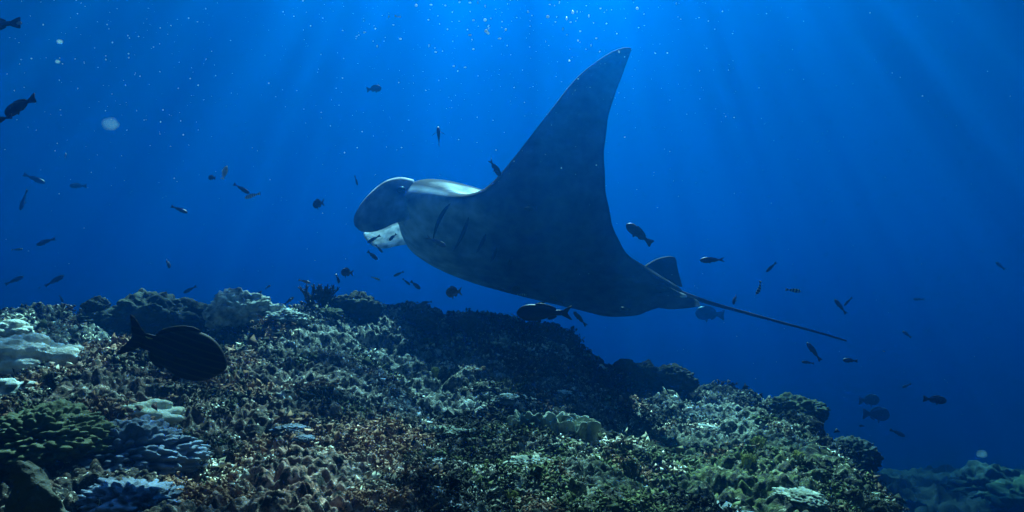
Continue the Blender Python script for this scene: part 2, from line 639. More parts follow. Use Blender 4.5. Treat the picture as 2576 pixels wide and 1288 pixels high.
def ribbon_tube(pts, radii, seg=10, flat=1.0, axis=None):
    """tapered tube along points; returns verts, faces"""
    pts = [Vector(p) for p in pts]
    vs, fs = [], []
    for i, p in enumerate(pts):
        d = (pts[min(i + 1, len(pts) - 1)] - pts[max(i - 1, 0)]).normalized()
        a = Vector(axis) if axis is not None else (Vector((0, 0, 1)) if abs(d.z) < .9 else Vector((1, 0, 0)))
        e1 = d.cross(a).normalized()
        e2 = e1.cross(d).normalized()
        for k in range(seg):
            t = 2 * math.pi * k / seg
            vs.append(p + e1 * math.cos(t) * radii[i] + e2 * math.sin(t) * radii[i] * flat)
    for i in range(len(pts) - 1):
        for k in range(seg):
            fs.append((i * seg + k, i * seg + (k + 1) % seg, (i + 1) * seg + (k + 1) % seg, (i + 1) * seg + k))
    fs.append(tuple(range(seg - 1, -1, -1)))
    fs.append(tuple((len(pts) - 1) * seg + k for k in range(seg)))
    return vs, fs


def py_mesh(name, vs, fs, smooth_=True):
    me = bpy.data.meshes.new(name)
    me.from_pydata([tuple(v) for v in vs], [], fs)
    me.update()
    for p in me.polygons:
        p.use_smooth = smooth_
    return me


def sheet(name, rows, th, n=26, m=22, edge=.25):
    """thick fin lofted between two edges: rows of (x1,y1,d1,x2,y2,d2)"""
    R, _ = catmull(rows, n)
    up, dn = [], []
    P = np.zeros((n, m, 3))
    for i, r in enumerate(R):
        A = np.array(at(r[0], r[1], MD + r[2]))
        B = np.array(at(r[3], r[4], MD + r[5]))
        for j in range(m):
            P[i, j] = A + (B - A) * j / (m - 1)
    N = np.cross(np.gradient(P, axis=0), np.gradient(P, axis=1))
    N /= np.linalg.norm(N, axis=-1)[..., None] + 1e-9
    jj = np.linspace(-1, 1, m)
    ii = np.linspace(0, 1, n)
    prof = np.sqrt(np.clip(1 - jj ** 2, 0, 1)) * .8 + .2 * edge
    T = th * prof[None, :] * (np.sqrt(np.clip(1 - ii ** 3, 0, 1)) * .85 + .15)[:, None]
    a = (P + N * T[..., None]).reshape(-1, 3)
    b = (P - N * T[..., None]).reshape(-1, 3)
    f1 = grid_faces(n, m)
    f2 = f1[:, ::-1] + n * m
    rim = [i * m for i in range(n)]
    loop = [j for j in range(m)] + [i * m + m - 1 for i in range(1, n)] + [(n - 1) * m + j for j in range(m - 2, -1, -1)] + [i * m for i in range(n - 2, 0, -1)]
    f3 = np.array([(loop[k], loop[(k + 1) % len(loop)], loop[(k + 1) % len(loop)] + n * m, loop[k] + n * m) for k in range(len(loop))])
    me = np_mesh(name, np.concatenate([a, b]), np.concatenate([f1, f2, f3]))
    bm = bmesh.new()
    bm.from_mesh(me)
    bmesh.ops.recalc_face_normals(bm, faces=bm.faces)
    bm.to_mesh(me)
    bm.free()
    return me


SKIN = attr_mat('manta_skin', rough=.75, spec=.04, nscale=9, namt=.6, bump=.12, bscale=70)
manta = bpy.data.objects.new('manta_ray', None)
COL.objects.link(manta)
tag(manta, 'huge dark manta ray swimming left above the reef with one wing raised', 'manta ray')
manta.location = at(1330, 600, MD)
MW = Matrix.Translation(manta.location)


def mpart(name, me, mat):
    me.transform(MW.inverted())
    return link(name, me, mat, manta)


body_me, BV3, BF = manta_body()
MBV = BVHTree.FromPolygons([tuple(v.co) for v in body_me.vertices], [tuple(p.vertices) for p in body_me.polygons])
mpart('body', body_me, SKIN)


def on_manta(px, py, fb=MD):
    h = MBV.ray_cast(Vector((0, 0, 0)), ray(px, py).normalized())
    return (h[0], h[1]) if h[0] is not None else (at(px, py, fb), Vector((0, -1, 0)))


def flat_col(me, rgb):
    add_color(me, 'pigment', np.tile(np.array(rgb, dtype=np.float32), (len(me.vertices), 1)))


me = sheet('cephalic_fin', [
    (1040, 452, -.06, 1030, 552, -.16), (1008, 446, -.12, 1014, 556, -.22), (975, 453, -.17, 992, 562, -.27), (946, 472, -.20, 972, 572, -.30),
    (920, 498, -.22, 952, 580, -.31), (901, 524, -.22, 932, 584, -.30), (892, 548, -.20, 913, 583, -.27), (894, 566, -.19, 901, 577, -.24)], .034)
v = np.array([tuple(x.co) for x in me.vertices])
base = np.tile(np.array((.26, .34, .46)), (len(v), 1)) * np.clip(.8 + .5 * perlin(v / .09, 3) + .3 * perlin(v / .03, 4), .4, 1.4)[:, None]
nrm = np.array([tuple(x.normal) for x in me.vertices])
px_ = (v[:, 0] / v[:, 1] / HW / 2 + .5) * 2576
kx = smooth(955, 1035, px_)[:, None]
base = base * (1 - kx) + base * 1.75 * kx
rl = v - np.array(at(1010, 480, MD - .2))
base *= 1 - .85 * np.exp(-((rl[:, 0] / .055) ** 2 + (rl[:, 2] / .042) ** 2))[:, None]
topw = smooth(.35, .8, nrm[:, 2])[:, None] * .8  # top-lit rim put into the colour: paler on upward faces
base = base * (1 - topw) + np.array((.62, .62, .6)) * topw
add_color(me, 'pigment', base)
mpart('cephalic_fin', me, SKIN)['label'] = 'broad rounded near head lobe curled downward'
me = sheet('cephalic_fin', [
    (1040, 550, .52, 1040, 612, .26), (1005, 548, .52, 1022, 615, .26), (982, 556, .50, 998, 619, .25), (957, 569, .46, 970, 625, .24),
    (933, 577, .40, 946, 622, .23), (919, 583, .34, 926, 606, .22), (915, 586, .26, 917, 592, .21)], .022)
v = np.array([tuple(x.co) for x in me.vertices])
add_color(me, 'pigment', np.array((.84, .86, .85)) * np.clip(.75 + .8 * perlin(v / .05, 9) + .5 * perlin(v / .02, 8), .2, 1)[:, None])
mpart('cephalic_fin', me, SKIN)['label'] = 'far head lobe showing its white inner face'
me = sheet('dorsal_fin', [
    (1618, 672, .10, 1716, 722, .06), (1628, 664, .12, 1716, 719, .08), (1652, 651, .16, 1713, 706, .12), (1676, 645, .20, 1707, 686, .17), (1690, 645, .22, 1703, 668, .20), (1698, 648, .23, 1702, 655, .22)], .012)
flat_col(me, (.03, .03, .034))
mpart('dorsal_fin', me, SKIN)
# pelvic fins with pale tips
for rows, tipx in (([(1640, 742, -.08, 1660, 775, .0), (1680, 735, -.10, 1690, 778, .0), (1715, 738, -.10, 1722, 776, 0), (1740, 748, -.09, 1748, 772, -.02), (1758, 758, -.08, 1762, 769, -.05)], 1748),
                   ([(1650, 716, -.09, 1655, 730, -.05), (1680, 722, -.11, 1682, 738, -.07), (1705, 734, -.12, 1706, 746, -.09), (1726, 742, -.12, 1728, 748, -.11)], 1712)):
    me = sheet('pelvic_fin', rows, .016)
    v = np.array([tuple(x.co) for x in me.vertices])
    px = (v[:, 0] / v[:, 1] / HW / 2 + .5) * 2576
    k = smooth(tipx - 4, tipx + 6, px)[:, None]
    add_color(me, 'pigment', np.array((.10, .102, .105)) * (1 - k) + np.array((.85, .85, .82)) * k)
    mpart('pelvic_fin', me, SKIN)
# whip tail
tp = catmull([(1660, 722, 0), (1700, 733, 0), (1740, 747, 0), (1800, 766, .02), (1880, 788, .05), (1960, 810, .08), (2050, 834, .11), (2129, 857, .14)], 40)[0]
rad = np.interp(np.linspace(0, 1, 40), [0, .08, .2, .5, 1], [.055, .036, .019, .0115, .0065])
vs, fs = ribbon_tube([at(a, b, MD + c) for a, b, c in tp], rad, 12)
me = py_mesh('tail', vs, fs)
flat_col(me, (.05, .05, .056))
mpart('tail', me, SKIN)
# gill slits
SLIT = simple_mat('dark_gill_slit', (.008, .008, .01), (.015, .015, .018), bump=0)
for g in ([(1133, 512), (1120, 527), (1108, 547), (1097, 573), (1089, 604)], [(1179, 546), (1172, 568), (1160, 597), (1141, 632)],
          [(1222, 588), (1214, 608), (1198, 636)], [(1250, 622), (1243, 642), (1233, 660)], [(1288, 645), (1282, 662), (1273, 680)]):
    c = catmull(g, 14)[0]
    pts = []
    for a, b in c:
        p, nn = on_manta(a, b)
        pts.append(p)
    r = .0125 * np.sin(np.linspace(.12, math.pi - .12, 14)) + .001
    vs, fs = ribbon_tube(pts, r, 8)
    mpart('gill_slit', py_mesh('gill_slit', vs, fs), SLIT)
# eye and the pale lining in the corner of the mouth
EYE = simple_mat('dark_wet_eye', (.006, .006, .008), (.012, .012, .014), rough=.15, spec=.6, bump=0)


def ball(name, loc, rad, scale=(1, 1, 1), sub=2):
    bm = bmesh.new()
    bmesh.ops.create_icosphere(bm, subdivisions=sub, radius=rad)
    bmesh.ops.scale(bm, vec=scale, verts=bm.verts)
    bmesh.ops.translate(bm, vec=loc, verts=bm.verts)
    me = bpy.data.meshes.new(name)
    bm.to_mesh(me)
    bm.free()
    for p in me.polygons:
        p.use_smooth = True
    return me


p, nn = on_manta(1009, 478, MD - .2)
cepv = [o for o in manta.children if o.name.startswith('cephalic')][0].data
CB = BVHTree.FromPolygons([tuple(MW @ v.co) for v in cepv.vertices], [tuple(q.vertices) for q in cepv.polygons])
h = CB.ray_cast(Vector((0, 0, 0)), ray(1009, 478).normalized())
if h[0] is not None and h[0].length < p.length:
    p = h[0]
mpart('eye', ball('eye', p, .026, (1.2, .6, .9), 3), EYE)
me = ball('mouth_lining', at(1008, 548, MD - .10), .05, (.55, .8, 1.1), 3)
flat_col(me, (.7, .7, .68))
mpart('mouth_lining', me, SKIN)

# ------------------------------------------------------------------ corals standing on the reef
def sphere_pts(sub):
    bm = bmesh.new()
    bmesh.ops.create_icosphere(bm, subdivisions=sub, radius=1)
    v = np.array([tuple(x.co) for x in bm.verts])
    f = np.array([[q.index for q in t.verts] for t in bm.faces])
    bm.free()
    return v, f


SPH = {k: sphere_pts(k) for k in (4, 5, 6)}


def lobed(name, seed, size, nl=40, lobe=.35, amp=.28, fine=.03, sub=5, squash=(1, 1, .7), flatc=1.0):
    """coral head: a mound grown over with rounded lobes"""
    v, f = SPH[sub]
    rs = np.random.RandomState(seed)
    c = rs.normal(size=(nl, 3))
    c[:, 2] = np.abs(c[:, 2]) * 1.1 - .15
    c /= np.linalg.norm(c, axis=1)[:, None]
    rr = lobe * rs.uniform(.7, 1.25, nl)
    hh = rs.uniform(.6, 1.2, nl)
    best = np.zeros(len(v))
    for ci, ri, hi in zip(c, rr, hh):
        d = np.linalg.norm(v - ci, axis=1) / ri
        best = np.maximum(best, hi * np.sqrt(np.clip(1 - d ** 2, 0, 1)))
    r = 1 - amp * .6 + amp * best * flatc + .16 * perlin(v * 1.3, seed) + fine * perlin(v * 9, seed + 1) + fine * .8 * perlin(v * 19, seed + 2)
    P = v * r[:, None] * np.array(squash) * np.array(size)
    return np_mesh(name, P, f)


def cauli(name, seed, size, sub=5, lump=9.0, amp=.13, squash=(1, 1, .8)):
    """knobbly head: hundreds of small rounded branch tips"""
    v, f = SPH[sub]
    w = worley(v * lump + seed, seed)
    r = .84 + .26 * perlin(v * 1.5 + seed * 1.7, seed) + .13 * perlin(v * 3.6 + seed, seed + 4) + amp * np.sqrt(np.clip(1 - (w / .62) ** 2, 0, 1)) + .025 * perlin(v * 24, seed + 3)
    return np_mesh(name, v * r[:, None] * np.array(squash) * np.array(size), f)


def stand(name, me, mat, px, py, rise, label, cat, rotz=0, dist=None, tilt=True, group=None):
    """place at the point of the reef seen at px,py (or at a distance) and sink it a little"""
    if dist is None:
        p, nn = on_reef(px, py)
        e = .12
        zz = [float(reef_base(np.array([p.x + a]), np.array([p.y + b]))[0]) for a, b in ((e, 0), (-e, 0), (0, e), (0, -e))]
        nn = Vector((-(zz[0] - zz[1]) / (2 * e), -(zz[2] - zz[3]) / (2 * e), 1)).normalized()
    else:
        p = at(px, py, dist)
        nn = Vector((0, 0, 1))
    o = link(name, me, mat)
    o.location = p + Vector((0, 0, rise))
    q = Vector((0, 0, 1)).rotation_difference((nn + Vector((0, 0, 1.2))).normalized()) if tilt else None
    o.rotation_mode = 'QUATERNION'
    from mathutils import Quaternion
    o.rotation_quaternion = (q if q else Quaternion()) @ Quaternion((0, 0, 1), rotz)
    return tag(o, label, cat, group)


PALE = simple_mat('cream_coral', (.14, .13, .09), (.74, .70, .58), scale=22, rough=.8, spec=.1, bump=.5, bscale=120)
CREAM = simple_mat('yellowish_cream_coral', (.46, .44, .26), (.74, .72, .52), scale=18, rough=.8, spec=.1, bump=.5, bscale=150)
BLUE = simple_mat('bluish_coral', (.015, .022, .035), (.16, .21, .29), scale=9, rough=.75, spec=.15, bump=.4, bscale=140)
OLIVE = simple_mat('olive_coral', (.035, .045, .02), (.10, .11, .05), scale=10, rough=.8, spec=.1, bump=.5, bscale=90)
DARKC = simple_mat('dark_coral', (.02, .025, .02), (.07, .075, .055), scale=12, rough=.85, spec=.1, bump=.6, bscale=90)
SAGE = simple_mat('pale_sage_coral', (.08, .10, .07), (.36, .40, .30), scale=16, rough=.8, spec=.12, bump=.45, bscale=200)
MINT = simple_mat('mint_white_coral', (.10, .12, .10), (.72, .76, .68), scale=20, rough=.8, spec=.1, bump=.5, bscale=120)
LEATHER = simple_mat('grey_green_leather_coral', (.16, .22, .21), (.30, .36, .34), scale=30, rough=.7, spec=.2, bump=.5, bscale=260)
YELLOW = simple_mat('yellow_green_coral', (.20, .22, .05), (.46, .46, .14), scale=16, rough=.8, spec=.1, bump=.4, bscale=120)
PINK = simple_mat('pink_crust', (.28, .16, .12), (.52, .34, .26), scale=14, rough=.85, spec=.1, bump=.6, bscale=130)

BOULDER = simple_mat('cream_boulder_coral', (.38, .36, .28), (.82, .78, .66), scale=22, rough=.8, spec=.1, bump=.5, bscale=120)
# left: large cream boulder coral and the smaller mound behind it
stand('boulder_coral', lobed('boulder_coral', 3, (.20, .17, .15), nl=60, lobe=.30, amp=.34, fine=.045, sub=6, squash=(1, 1, .75)), BOULDER, 62, 930, .0,
      'large cream boulder coral with rounded lobes at the left edge', 'coral', .4)
stand('boulder_coral', lobed('boulder_coral', 4, (.085, .08, .075), nl=40, lobe=.3, amp=.28, fine=.05), BOULDER, 25, 850, .02,
      'small cream coral knob directly behind the big boulder coral', 'coral', 1.1)
stand('boulder_coral', lobed('boulder_coral', 5, (.09, .08, .05), nl=30, lobe=.3, amp=.26, fine=.02), MINT, 12, 985, .0,
      'pale grey-green coral mound under the big boulder coral at the left edge', 'coral', 2)

# bottom left: wide finger coral colony
stand('finger_coral', cauli('finger_coral', 21, (.19, .17, .12), lump=7.5, amp=.24, sub=6), BLUE, 300, 1135, -.02,
      'bluish finger coral colony with many blunt knobs at lower left', 'coral', .2)
stand('finger_coral', cauli('finger_coral', 22, (.17, .14, .11), lump=8, amp=.24, sub=6), OLIVE, 95, 1105, -.02,
      'dark olive finger coral colony beside the bluish one at the left edge', 'coral', .9)
stand('finger_coral', cauli('finger_coral', 23, (.12, .10, .05), lump=7, amp=.26, sub=5), BLUE, 330, 1235, -.02,
      'low blue-grey finger coral shelf below the bluish colony', 'coral', 2.2)
stand('cauliflower_coral', lobed('cauliflower_coral', 24, (.085, .075, .06), nl=34, lobe=.30, amp=.42, fine=.02), CREAM, 378, 1062, .01,
      'bright cream cauliflower coral above the bluish finger coral', 'coral', .5)
stand('cauliflower_coral', lobed('cauliflower_coral', 25, (.055, .05, .04), nl=22, lobe=.34, amp=.42, fine=.02), MINT, 438, 1135, .0,
      'upper of two pale green coral knobs right of the bluish finger coral', 'coral', 1.5)
stand('cauliflower_coral', lobed('cauliflower_coral', 26, (.05, .05, .035), nl=20, lobe=.34, amp=.42, fine=.02), MINT, 446, 1185, .0,
      'lower of two pale green coral knobs right of the bluish finger coral', 'coral', 2.5)

# skyline heads on the left
stand('coral_head', cauli('coral_head', 31, (.25, .24, .21), lump=7, amp=.16), DARKC, 385, 812, .0,
      'tallest dark knobbly coral head on the left skyline', 'coral', 0, 3.9)
stand('coral_head', cauli('coral_head', 32, (.22, .22, .16), lump=8, amp=.15), DARKC, 466, 818, .0,
      'dark rounded coral head on the skyline right of the tallest head', 'coral', 1, 3.9)
stand('coral_head', cauli('coral_head', 33, (.20, .18, .10), lump=7, amp=.17), DARKC, 285, 815, .0,
      'low dark coral head on the skyline left of the tallest head', 'coral', 2, 3.9)
stand('coral_head', cauli('coral_head', 34, (.075, .075, .09), lump=6, amp=.2, sub=5), DARKC, 244, 783, .0,
      'small round dark coral knob at the left end of the skyline heads', 'coral', 3, 3.9)
stand('coral_head', cauli('coral_head', 35, (.165, .15, .15), lump=8, amp=.16), MINT, 604, 800, .02,
      'round sunlit coral head with bright knobbly top on the skyline', 'coral', 0, 3.7)
stand('coral_head', lobed('coral_head', 36, (.10, .09, .085), nl=26, lobe=.34, amp=.34, fine=.04), MINT, 683, 795, .0,
      'bright white lobed coral right of the round sunlit head', 'coral', 1, 3.7)
stand('coral_head', cauli('coral_head', 37, (.10, .10, .06), lump=7, amp=.2, sub=5), MINT, 722, 795, -.02,
      'small whitish coral patch below the skyline right of the white lobes', 'coral', 2, 3.6)
stand('coral_head', cauli('coral_head', 38, (.15, .14, .15), lump=8, amp=.16), DARKC, 893, 790, .0,
      'dark domed coral head with a lit cap below the damselfish', 'coral', 0, 4.1)
stand('coral_head', cauli('coral_head', 39, (.11, .10, .075), lump=8, amp=.17), OLIVE, 820, 800, .0,
      'low olive coral head with a pale rim left of the dark dome', 'coral', 1, 3.9)


def bush(name, seed, h, n, spread, r0, levels=2, seg=6):
    """branching coral: forking tapered stems"""
    rs = random.Random(seed)
    V, Fc = [], []

    def stem(p, d, ln, r, lev):
        pts, rad = [p], [r]
        for k in range(4):
            d = (d + Vector((rs.uniform(-.25, .25), rs.uniform(-.25, .25), rs.uniform(-.05, .22)))).normalized()
            pts.append(pts[-1] + d * ln / 4)
            rad.append(r * (1 - .12 * (k + 1)))
            if lev > 0 and k >= 1:
                for _ in range(2):
                    dd = (d + Vector((rs.uniform(-1, 1), rs.uniform(-1, 1), rs.uniform(-.1, .8)))).normalized()
                    stem(pts[-1], dd, ln * .5, r * .62, lev - 1)
        vs, fs = ribbon_tube(pts, rad, seg)
        o = len(V)
        V.extend(vs)
        Fc.extend([tuple(o + i for i in q) for q in fs])
    for _ in range(n):
        a = rs.uniform(0, 2 * math.pi)
        s = rs.uniform(0, spread)
        stem(Vector((math.cos(a) * s, math.sin(a) * s, -.01)), Vector((math.cos(a) * s * 6, math.sin(a) * s * 6, .8)).normalized(), h * rs.uniform(.6, 1), r0 * rs.uniform(.8, 1.2), levels)
    return py_mesh(name, V, Fc)


stand('bushy_coral', bush('bushy_coral', 1, .11, 10, .05, .012), DARKC, 806, 772, -.03,
      'dark bushy coral sticking up from the skyline left of the dark dome', 'coral', 0, 4.0)
for i, (x, y, s, lab) in enumerate((
        (1095, 942, .05, 'yellow-green branching coral near the middle of the upper slope'),
        (1590, 1195, .06, 'dull green branching coral right of the ruffled coral'),
        (1905, 1130, .06, 'upper yellow-green branching coral on the right slope'),
        (1880, 1170, .05, 'lower yellow-green branching coral on the right slope'),
        (1288, 1256, .035, 'small yellow branching coral at the bottom centre edge'),
        (2005, 1160, .045, 'olive yellow branching coral nearest the right end of the reef'))):
    stand('branching_coral', bush('branching_coral', 60 + i, s * .62, 16, s * .35, s * .085, 2, 5), OLIVE if i == 1 else YELLOW, x, y, .0, lab, 'coral')


# ruffled coral in the middle of the slope
def ruffle(name, path, h, th, waves, amp, seed):
    """a thick upright blade that meanders along a path"""
    rs = np.random.RandomState(seed)
    n = 260
    P = catmull(path, n)[0]
    T = np.gradient(P, axis=0)
    T /= np.linalg.norm(T, axis=1)[:, None]
    N = np.stack([-T[:, 1], T[:, 0]], 1)
    s = np.linspace(0, 1, n)
    wv = np.sin(s * waves * 6.283 + rs.uniform(0, 6)) * (1 + .35 * np.sin(s * 9 + 1)) + .3 * np.sin(s * waves * 12.9)
    hh = h * (1 + .22 * np.sin(s * waves * 8 + 2)) * np.sqrt(np.clip(np.minimum(s, 1 - s) / .04, .05, 1))
    prof = [(-1.5, -.6), (-1.15, .0), (-1, .5), (-1.05, .85), (-.7, 1.04), (0, 1.10), (.7, 1.04), (1.05, .85), (1, .5), (1.15, .0), (1.5, -.6)]
    V = np.zeros((n, len(prof), 3))
    for j, (o, z) in enumerate(prof):
        off = wv * amp * max(z, 0) ** .8 * 1.0 + wv * amp * .35 + o * th
        V[:, j, 0] = P[:, 0] + N[:, 0] * off
        V[:, j, 1] = P[:, 1] + N[:, 1] * off
        V[:, j, 2] = hh * z
    V = V.reshape(-1, 3)
    V += .0025 * np.stack([perlin(V / .02, 5), perlin(V / .02, 6), perlin(V / .02, 7)], 1)
    return np_mesh(name, V, grid_faces(n, len(prof))[:, ::-1])


def join(name, mes):
    vs, fs, o = [], [], 0
    for a in mes:
        vs += [tuple(v.co) for v in a.vertices]
        fs += [tuple(o + i for i in p.vertices) for p in a.polygons]
        o = len(vs)
    return py_mesh(name, vs, fs)


ruf = join('ruffled_coral', [
    ruffle('ruffle', [(-.15, .03), (-.10, .05), (-.04, .045), (.02, .06), (.07, .03), (.06, -.03)], .034, .010, 6, .017, 1),
    ruffle('ruffle', [(-.14, -.02), (-.08, -.015), (-.02, -.03), (.04, -.04), (.05, -.08)], .030, .010, 5, .016, 2),
    ruffle('ruffle', [(.05, .03), (.10, .02), (.14, -.02), (.13, -.07), (.08, -.10)], .034, .010, 5, .017, 3),
    ruffle('ruffle', [(.06, -.02), (.09, -.03), (.10, -.06), (.07, -.08)], .028, .010, 3, .014, 4)])
stand('ruffled_coral', ruf, SAGE, 1388, 1090, .02, 'pale green ruffled coral with wavy folds in the middle of the slope', 'coral', 0)

# leather coral at the bottom edge
le = lobed('leather_coral', 41, (.13, .12, .10), nl=26, lobe=.40, amp=.40, fine=.008, sub=5)
stand('leather_coral', le, LEATHER, 1868, 1287, -.07, 'grey-green leather coral with smooth folds at the bottom edge', 'coral', .6)

# knobbly pale ledge and encrusting patches
PATCH = [
    (1290, 1000, .10, MINT, 'left half of the knobbly pale coral ledge above the ruffled coral', .5),
    (1400, 988, .11, MINT, 'right half of the knobbly pale coral ledge above the ruffled coral', 1.4),
    (1220, 990, .06, MINT, 'small bright coral crust left of the knobbly pale ledge', 2),
    (1115, 1078, .06, SAGE, 'left one of two pale sage crusts left of the ruffled coral', 0),
    (1165, 1085, .06, SAGE, 'right one of two pale sage crusts left of the ruffled coral', 1),
    (735, 1075, .055, BLUE, 'pale blue crust patch on the slope left of centre', .4),
    (765, 1100, .035, BLUE, 'tiny blue-white crust beside the larger pale blue patch', .9),
    (1340, 1160, .075, SAGE, 'pale sage crust directly below the ruffled coral', .2),
    (1745, 1050, .10, MINT, 'large bright mint-white crust on the upper right slope', .3),
    (1775, 1075, .08, MINT, 'lower bright mint-white crust on the upper right slope', 1.3),
    (1200, 1225, .07, MINT, 'pale crust with white edge near the bottom centre', 2.1),
    (1108, 1160, .05, MINT, 'round whitish crust in the lower centre', 2.6),
    (2010, 1245, .10, SAGE, 'dull pale crust near the bottom right end of the reef', .9),
]
for i, (x, y, s, mt, lab, rz) in enumerate(PATCH):
    m_ = cauli('crust_coral', 80 + i, (s, s * .8, s * .30), lump=9, amp=.2, sub=5)
    stand('crust_coral', m_, mt, x, y, -s * .10, lab, 'coral', rz)

# dark pointed sponge silhouettes at the lower left corner
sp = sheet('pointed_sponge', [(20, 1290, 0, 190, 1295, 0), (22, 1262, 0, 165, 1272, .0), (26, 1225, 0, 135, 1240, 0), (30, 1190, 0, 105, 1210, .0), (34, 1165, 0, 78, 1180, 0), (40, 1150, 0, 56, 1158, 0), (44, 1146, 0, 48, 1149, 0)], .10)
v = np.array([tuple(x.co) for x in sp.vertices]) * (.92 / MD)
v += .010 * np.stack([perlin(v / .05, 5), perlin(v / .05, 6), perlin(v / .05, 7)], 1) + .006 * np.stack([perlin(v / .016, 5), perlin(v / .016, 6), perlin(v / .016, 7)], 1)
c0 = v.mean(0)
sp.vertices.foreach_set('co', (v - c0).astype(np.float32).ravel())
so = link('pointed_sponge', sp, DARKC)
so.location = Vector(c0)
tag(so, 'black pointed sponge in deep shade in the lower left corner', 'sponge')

# lumps along the right skyline and on the lower terrace
for i, (x, y, s, lab) in enumerate((
        (1572, 912, .055, 'small dark knob on the skyline under the manta ray pelvic fins'),
        (1620, 925, .075, 'dark bushy coral knob on the skyline left of the wide dark head'),
        (1690, 950, .13, 'wide dark coral head on the skyline below the manta ray tail'),
        (2005, 1030, .14, 'dark coral head at the step in the right skyline'),
        (2140, 1140, .15, 'dark rounded coral head at the right end of the reef'),
        (1180, 805, .07, 'dark knob on the middle skyline left of the black parrotfish'),
        (1050, 800, .09, 'dark flat knob on the skyline above the yellow-green coral'))):
    stand('coral_head', cauli('coral_head', 50 + i, (s * 1.15, s, s * .9), lump=7, amp=.18, sub=5), DARKC if i != 3 else OLIVE, x, y + 8, 0, lab, 'coral', i, 4.15)
stand('coral_head', cauli('coral_head', 91, (.50, .45, .36), lump=6, amp=.18, sub=5), DARKC, 2505, 1240, -.05, 'hazy dark coral dome on the lower terrace at far right', 'coral', 0, 7.0)
stand('coral_head', cauli('coral_head', 92, (.45, .4, .30), lump=6, amp=.2, sub=5), OLIVE, 2590, 1262, -.05, 'hazy pale coral head cut by the right edge of the frame', 'coral', 1, 6.6)


# short algal turf and rubble over the whole reef: nobody could count it
def turf():
    rs = np.random.RandomState(12)
    n = 46000
    r = np.exp(rs.uniform(math.log(1.0), math.log(5.2), n))
    th = np.arctan(rs.uniform(-.95, .62, n))
    nr, na = 900, 860
    th0, th1 = math.atan(-1.25), math.atan(.74)
    ii = ((np.log(r) - math.log(.55)) / (math.log(7.2) - math.log(.55)) * (nr - 1)).astype(int)
    jj = ((th - th0) / (th1 - th0) * (na - 1)).astype(int)
    base = RQ.reshape(nr, na, 3)[ii, jj]
    dens = perlin(base / .3, 77)
    keep = (dens > -.02) & (base[:, 2] > -2)
    base = base[keep]
    r = r[keep]
    k = len(base)
    bl = 6                                            # little lumps per clump
    base = np.repeat(base, bl, 0)
    s = np.repeat((.0013 + .0016 * r) * np.exp(rs.normal(-.1, .4, k)), bl)
    m_ = len(base)
    c = base + rs.normal(size=(m_, 3)) * s[:, None] * np.array((2.2, 2.2, .9)) + np.array((0, 0, .3)) * s[:, None]
    tet = np.array([(1, 0, -.5), (-.5, .87, -.5), (-.5, -.87, -.5), (0, 0, 1.1)], float)
    sh = tet[None] * rs.uniform(.5, 1.5, size=(m_, 4, 1)) + rs.normal(size=(m_, 4, 3)) * .3
    ax = rs.normal(size=(m_, 3))
    ax /= np.linalg.norm(ax, axis=1)[:, None]
    sh = 2 * ax[:, None] * (sh * ax[:, None]).sum(-1, keepdims=True) - sh
    V = (c[:, None] + sh * s[:, None, None]).reshape(-1, 3)
    ft = np.array([(0, 1, 3), (1, 2, 3), (2, 0, 3), (0, 2, 1)])
    tri = (np.arange(m_)[:, None, None] * 4 + ft[None]).reshape(-1, 3)
    me = np_mesh('algal_turf', V, tri)
    # what grows where: mostly dark turf, drifts of pale crust, rusty and olive patches
    lo = perlin(base / .55, 101)
    mi = perlin(base / .16, 102)
    fi = perlin(base / .055, 105)
    tn = tint(base)  # its pale channel includes the painted sunlit patches

    def blend(col, rgb, w):
        w = np.clip(w, 0, 1)[:, None]
        return col * (1 - w) + np.array(rgb) * w
    col = np.tile(np.array((.012, .013, .008)), (m_, 1))
    col = blend(col, (.06, .075, .028), smooth(.0, .35, perlin(base / .3, 103) + .5 * fi + .5 * tn[:, 1]))
    col = blend(col, (.24, .13, .08), smooth(.14, .50, perlin(base / .25, 104) + .4 * mi + .95 * tn[:, 0]) * .9)
    col = blend(col, (.74, .66, .50), smooth(.16, .55, .5 * lo + .55 * mi + .45 * fi + .35 * tn[:, 2]))
    col *= np.exp(rs.normal(0, .45, (m_, 1)))
    add_color(me, 'pigment', np.repeat(np.clip(col, 0, .8), 4, 0))
    return me


TURF = attr_mat('mixed_turf', rough=.85, spec=.08, nscale=60, namt=.5, bump=0)
tag(link('algal_turf', turf(), TURF), kind='stuff')

